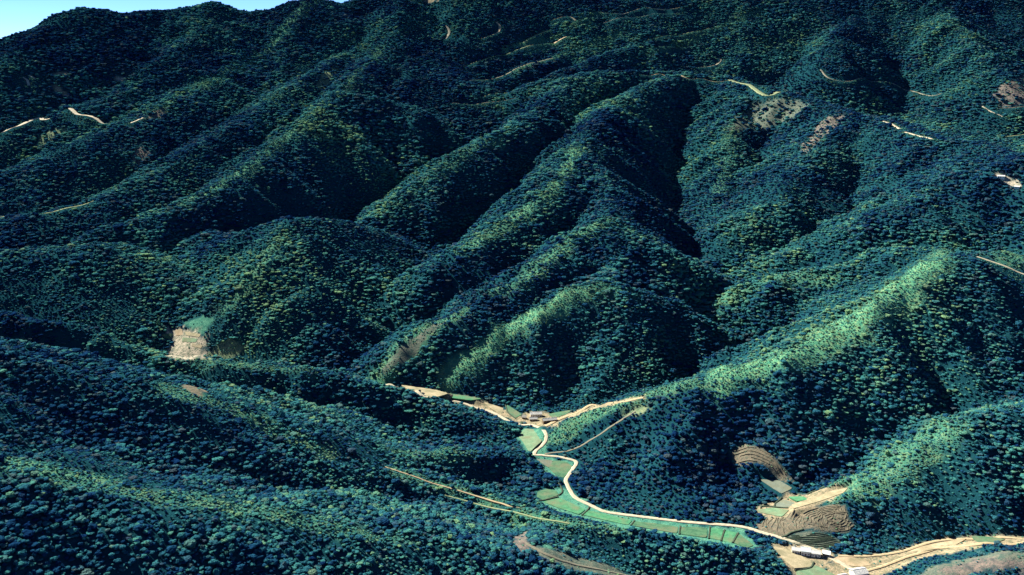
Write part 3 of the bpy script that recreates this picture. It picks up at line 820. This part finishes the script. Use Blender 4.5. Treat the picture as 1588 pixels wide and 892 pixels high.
def point_mesh(name, x, y, z, sc, scz, rot, tint, var):
    me = bpy.data.meshes.new(name); n = len(x)
    me.vertices.add(n); me.vertices.foreach_set('co', np.stack([x, y, z], -1).astype(np.float32).ravel())
    for k, v, t in (('tint', tint, 'FLOAT'), ('rot', rot, 'FLOAT')):
        a = me.attributes.new(k, t, 'POINT'); a.data.foreach_set('value', v.astype(np.float32))
    a = me.attributes.new('var', 'INT', 'POINT'); a.data.foreach_set('value', var.astype(np.int32))
    a = me.attributes.new('size', 'FLOAT_VECTOR', 'POINT'); a.data.foreach_set('vector', np.stack([sc, sc, scz], -1).astype(np.float32).ravel())
    return me
def instancer(obj, meshes):
    """geometry nodes: one plant on every point, turned and sized by the point's own numbers"""
    src = bpy.data.collections.new(obj.name + '_kinds')
    for k, mm in enumerate(meshes):
        o = bpy.data.objects.new('plant_kind_%d' % k, mm); src.objects.link(o)
    ng = bpy.data.node_groups.new(obj.name + '_scatter', 'GeometryNodeTree')
    ng.interface.new_socket('Geometry', in_out='INPUT', socket_type='NodeSocketGeometry')
    ng.interface.new_socket('Geometry', in_out='OUTPUT', socket_type='NodeSocketGeometry')
    N, L = ng.nodes, ng.links
    gi = N.new('NodeGroupInput'); go = N.new('NodeGroupOutput')
    ci = N.new('GeometryNodeCollectionInfo'); ci.inputs[0].default_value = src; ci.inputs[1].default_value = True; ci.inputs[2].default_value = True
    ip = N.new('GeometryNodeInstanceOnPoints'); ip.inputs['Pick Instance'].default_value = True
    def na(name, t):
        a = N.new('GeometryNodeInputNamedAttribute'); a.data_type = t; a.inputs[0].default_value = name; return a.outputs[0]
    cx = N.new('ShaderNodeCombineXYZ'); L.new(na('rot', 'FLOAT'), cx.inputs[2])
    L.new(gi.outputs[0], ip.inputs['Points']); L.new(ci.outputs[0], ip.inputs['Instance'])
    L.new(na('var', 'INT'), ip.inputs['Instance Index']); L.new(cx.outputs[0], ip.inputs['Rotation']); L.new(na('size', 'FLOAT_VECTOR'), ip.inputs['Scale'])
    L.new(ip.outputs[0], go.inputs[0])
    md = obj.modifiers.new('scatter', 'NODES'); md.node_group = ng
def joined(*ms):
    bm = bmesh.new()
    out = bpy.data.meshes.new('tree_kind')
    for k, mm in enumerate(ms):
        n0 = len(bm.faces); bm.from_mesh(mm); bm.faces.ensure_lookup_table()
        for f in bm.faces[n0:]: f.material_index = k
        out.materials.append(mm.materials[0])
    bm.to_mesh(out); bm.free(); return out
TREES = [joined(c, TRUNK) for c in CROWNS]
r_ = ~near
forest = bpy.data.objects.new('forest', point_mesh('forest', tx[r_], ty[r_], tz[r_], ts[r_], ts[r_] * tstr[r_], trot[r_], tint[r_], tvar[r_])); COL.objects.link(forest)
instancer(forest, TREES)
forest['kind'] = 'stuff'; forest['label'] = 'dense teal green forest canopy covering the hills'; forest['category'] = 'forest'

# low scrub on the crests and round the openings
X, Y, rng = [], [], None
for sp, sd_, a, b in ((2.6, 21, 440, 1500), (4.2, 22, 1500, 3600)):
    x_, y_, rng = scatter(sp, sd_, a, b); X.append(x_); Y.append(y_)
X, Y = np.concatenate(X), np.concatenate(Y)
edge = open_at(X, Y)
sc = scrub_at(X, Y)
bare = open_at(X, Y, SPARSE) * (Y > 1350)
farcl = np.zeros(len(X), bool)
for name, surf, hw, clr, P in PATHS:
    if clr > 8:
        Q = P.copy(); Q[:, 1] -= clr * .5; farcl |= near_line(Q, X, Y)[0] < clr * .62
pr = np.where(sc > .15, .75, 0.0) + np.where(edge > .1, .10, 0) + np.where(bare > .2, .2, 0) + np.where(farcl, .6, 0)
keep = (rng.rand(len(X)) < pr) & ~clear_at(X, Y, -1.2, False) | ((rng.rand(len(X)) < np.where(bare > .3, .22, .045)) & (edge > .3))
keep &= ~np.any([in_poly(P, X, Y) < .8 for _, P, _, _ in FPOLY], axis=0)
for name, surf, hw, clr, P in PATHS: keep &= near_line(P, X, Y)[0] > hw + .8
X, Y = X[keep], Y[keep]
ss = np.where(Y < 1500, 1.7, 3.0) * (.7 + .9 * rng.rand(len(X)))
st = np.clip(.74 + rng.normal(0, .16, len(X)) + .2 * fbm(X / 30, Y / 30, 99, 2), 0, 1)
shrubs = bpy.data.objects.new('scrub', point_mesh('scrub', X, Y, height(X, Y) - .1, ss, ss * (.45 + .3 * rng.rand(len(X))), rng.rand(len(X)) * 6.28, st, rng.randint(0, 8, len(X)))); COL.objects.link(shrubs)
instancer(shrubs, CROWNS)
shrubs['kind'] = 'stuff'; shrubs['label'] = 'low yellow green scrub along the ridge crests'; shrubs['category'] = 'scrub'
print('TREES', len(tx), 'SHRUBS', len(X))

# ------------------------------------------------------------------ farm buildings
from mathutils import Matrix
def plain_mat(name, a, b, scale=.8, rough=.85):
    m, nt, p = new_mat(name, rough)
    nt.links.new(ramp(nt, noise(nt, scale, 5), [(.3, a), (.7, b)]), p.inputs['Base Color']); return m
def roof_mat(name, a, b):
    m, nt, p = new_mat(name, .6)
    n = noise(nt, .5, 5)
    tc = nt.nodes.new('ShaderNodeTexCoord'); w = nt.nodes.new('ShaderNodeTexWave'); w.inputs['Scale'].default_value = 1.6
    nt.links.new(tc.outputs['Object'], w.inputs['Vector'])
    nt.links.new(ramp(nt, n, [(.3, a), (.7, b)]), p.inputs['Base Color']); bump(nt, p, w.outputs['Fac'], .5, .08)
    return m
WALLM = {'white': plain_mat('lime_wash', (.55,.53,.48), (.72,.70,.64)), 'mud': plain_mat('mud_brick', (.22,.17,.12), (.32,.25,.18)), 'timber': plain_mat('timber_wall', (.10,.075,.05), (.18,.13,.09))}
ROOFM = {'white': roof_mat('white_sheet_roof', (.40,.42,.43), (.62,.62,.60)), 'grey': roof_mat('grey_sheet_roof', (.30,.32,.33), (.46,.46,.45)),
         'blue': roof_mat('blue_white_roof', (.42,.52,.60), (.62,.68,.72)), 'dark': roof_mat('tile_roof', (.10,.10,.105), (.18,.175,.17))}
GLASSM, _n, _p = new_mat('window_glass', .15); _p.inputs['Base Color'].default_value = (.03, .04, .05, 1); _p.inputs['Specular IOR Level'].default_value = .6
DOORM = plain_mat('door_wood', (.09,.05,.03), (.15,.09,.05))

def box(bm, c, s):
    g = bmesh.ops.create_cube(bm, size=1.0)
    for v in g['verts']: v.co = Vector((c[0] + v.co.x * s[0], c[1] + v.co.y * s[1], c[2] + v.co.z * s[2]))
def link(name, bm, mat, parent):
    bmesh.ops.recalc_face_normals(bm, faces=bm.faces)
    me = bpy.data.meshes.new(name); bm.to_mesh(me); bm.free(); me.materials.append(mat)
    o = bpy.data.objects.new(name, me); COL.objects.link(o); o.parent = parent; return o
def house(name, cat, label, px, py, L, Wd, wall_h, roof_h, ang, wall, roof, shed=False, group=None, bays=3):
    x, y, _ = hit(px, py)
    z = float(height(np.array([x]), np.array([y]))[0])
    root = bpy.data.objects.new(name, None); COL.objects.link(root); root.location = (x, y, z); root.rotation_euler = (0, 0, math.radians(ang)); root.empty_display_size = 2
    root['label'] = label; root['category'] = cat
    if group: root['group'] = group
    hl, hw = L / 2, Wd / 2
    bm = bmesh.new()                                      # walls with gables, going into the slope
    zs = [wall_h + (roof_h if shed else 0), wall_h]       # back, front
    ring = [(-hl, hw, zs[0]), (hl, hw, zs[0]), (hl, -hw, zs[1]), (-hl, -hw, zs[1])]
    lowv = [bm.verts.new((a, b, -2.5)) for a, b, c in ring]; topv = [bm.verts.new(c) for c in ring]
    for i in range(4): bm.faces.new((lowv[i], lowv[(i + 1) % 4], topv[(i + 1) % 4], topv[i]))
    if not shed:
        r0, r1 = bm.verts.new((-hl, 0, wall_h + roof_h)), bm.verts.new((hl, 0, wall_h + roof_h))
        bm.faces.new((topv[0], topv[3], r0)); bm.faces.new((topv[1], topv[2], r1))
    link('wall', bm, WALLM[wall], root)
    ov, th = .55, .16
    def slab(a, b, c, d, nm):
        bm = bmesh.new(); q = [Vector(v) for v in (a, b, c, d)]
        n = (q[1] - q[0]).cross(q[3] - q[0]).normalized()
        if n.z < 0: n = -n
        lo = [bm.verts.new(v + n * .02) for v in q]; hi = [bm.verts.new(v + n * (.02 + th)) for v in q]
        bm.faces.new(lo); bm.faces.new(hi)
        for i in range(4): bm.faces.new((lo[i], lo[(i + 1) % 4], hi[(i + 1) % 4], hi[i]))
        return link(nm, bm, ROOFM[roof], root)
    if shed:
        s_ = roof_h / Wd
        slab((-hl - ov, -hw - ov, wall_h - ov * s_), (hl + ov, -hw - ov, wall_h - ov * s_), (hl + ov, hw + ov, wall_h + roof_h + ov * s_), (-hl - ov, hw + ov, wall_h + roof_h + ov * s_), 'roof')
    else:
        s_ = roof_h / hw; ez = wall_h - ov * s_; rz = wall_h + roof_h
        slab((-hl - ov, -hw - ov, ez), (hl + ov, -hw - ov, ez), (hl + ov, 0, rz), (-hl - ov, 0, rz), 'roof_slope')
        slab((-hl - ov, hw + ov, ez), (hl + ov, hw + ov, ez), (hl + ov, 0, rz), (-hl - ov, 0, rz), 'roof_slope')
        bm = bmesh.new(); box(bm, (0, 0, rz + .2), (L + 2 * ov, .4, .22)); link('roof_ridge', bm, ROOFM[roof], root)
    bm = bmesh.new(); box(bm, (0, -hw - .04, 1.0), (1.3, .1, 2.0)); d = link('door', bm, DOORM, root)
    bm = bmesh.new(); box(bm, (.45, -hw - .12, 1.0), (.12, .06, .12)); link('handle', bm, GLASSM, d)
    for k in range(bays):
        xx = -hl + L * (k + .5) / bays
        if abs(xx) < 1.4: continue
        bm = bmesh.new(); box(bm, (xx, -hw - .03, 1.6), (1.3, .1, 1.2)); w = link('window', bm, WALLM['timber'], root)
        bm = bmesh.new(); box(bm, (xx, -hw - .09, 1.6), (1.0, .04, .9)); link('pane', bm, GLASSM, w)
    return root
house('farmhouse', 'house', 'long white-roofed farmhouse behind the road bend, rear of the valley junction hamlet', 831, 645, 17, 7.5, 4.2, 2.2, 4, 'white', 'white', bays=5)
house('storehouse', 'house', 'small white-roofed outbuilding squeezed between the long farmhouse and the road bend', 827, 652, 11, 5, 3.2, 1.6, 4, 'mud', 'white')
house('barn', 'barn', 'low grey-roofed barn right of the junction, beside the tan side track', 852, 655, 20, 7.5, 3.4, 2.0, 14, 'timber', 'grey', bays=4)
house('shed', 'shed', 'tiny dark tiled shed at the left end of the junction hamlet', 813, 649, 6, 4.5, 2.6, 1.2, -12, 'mud', 'dark', shed=True, bays=1)
R2 = 'farm buildings in a row beside the lower road'
house('farmhouse', 'house', 'white-roofed house nearest the road in the row below the striped crop field', 1234, 855, 8, 7, 4.2, 1.8, -16, 'white', 'white', group=R2)
house('farmhouse', 'house', 'larger blue-white roofed house in the middle of the row below the striped field', 1249, 857.5, 9.5, 8.5, 5.0, 2.2, -14, 'white', 'blue', group=R2)
house('farmhouse', 'house', 'white-roofed house third along the row, just left of the small end shed', 1265, 861, 9, 7, 4.0, 1.7, -14, 'white', 'white', group=R2)
house('shed', 'shed', 'small pale blue shed at the right end of the row below the striped field', 1281, 861, 7.5, 4.5, 3.0, 1.2, -22, 'mud', 'blue', shed=True, group=R2, bays=2)
house('farmhouse', 'house', 'big white-roofed building by the road at the bottom edge of the picture', 1331, 892, 15, 11, 5.0, 2.6, 14, 'white', 'white', bays=4)
house('storehouse', 'house', 'lower pale-roofed annex left of the big white building at the bottom edge', 1307, 896, 9, 6, 3.2, 1.4, 14, 'mud', 'grey')
house('hill_hut', 'hut', 'white-roofed hut in the pale clearing high on the right-hand hill', 1552, 276, 13, 7, 4, 1.8, -25, 'white', 'white')
house('hill_hut', 'hut', 'small white hut at the lower end of the high right-hand clearing', 1577, 292, 9, 6, 3.5, 1.5, -35, 'white', 'white')
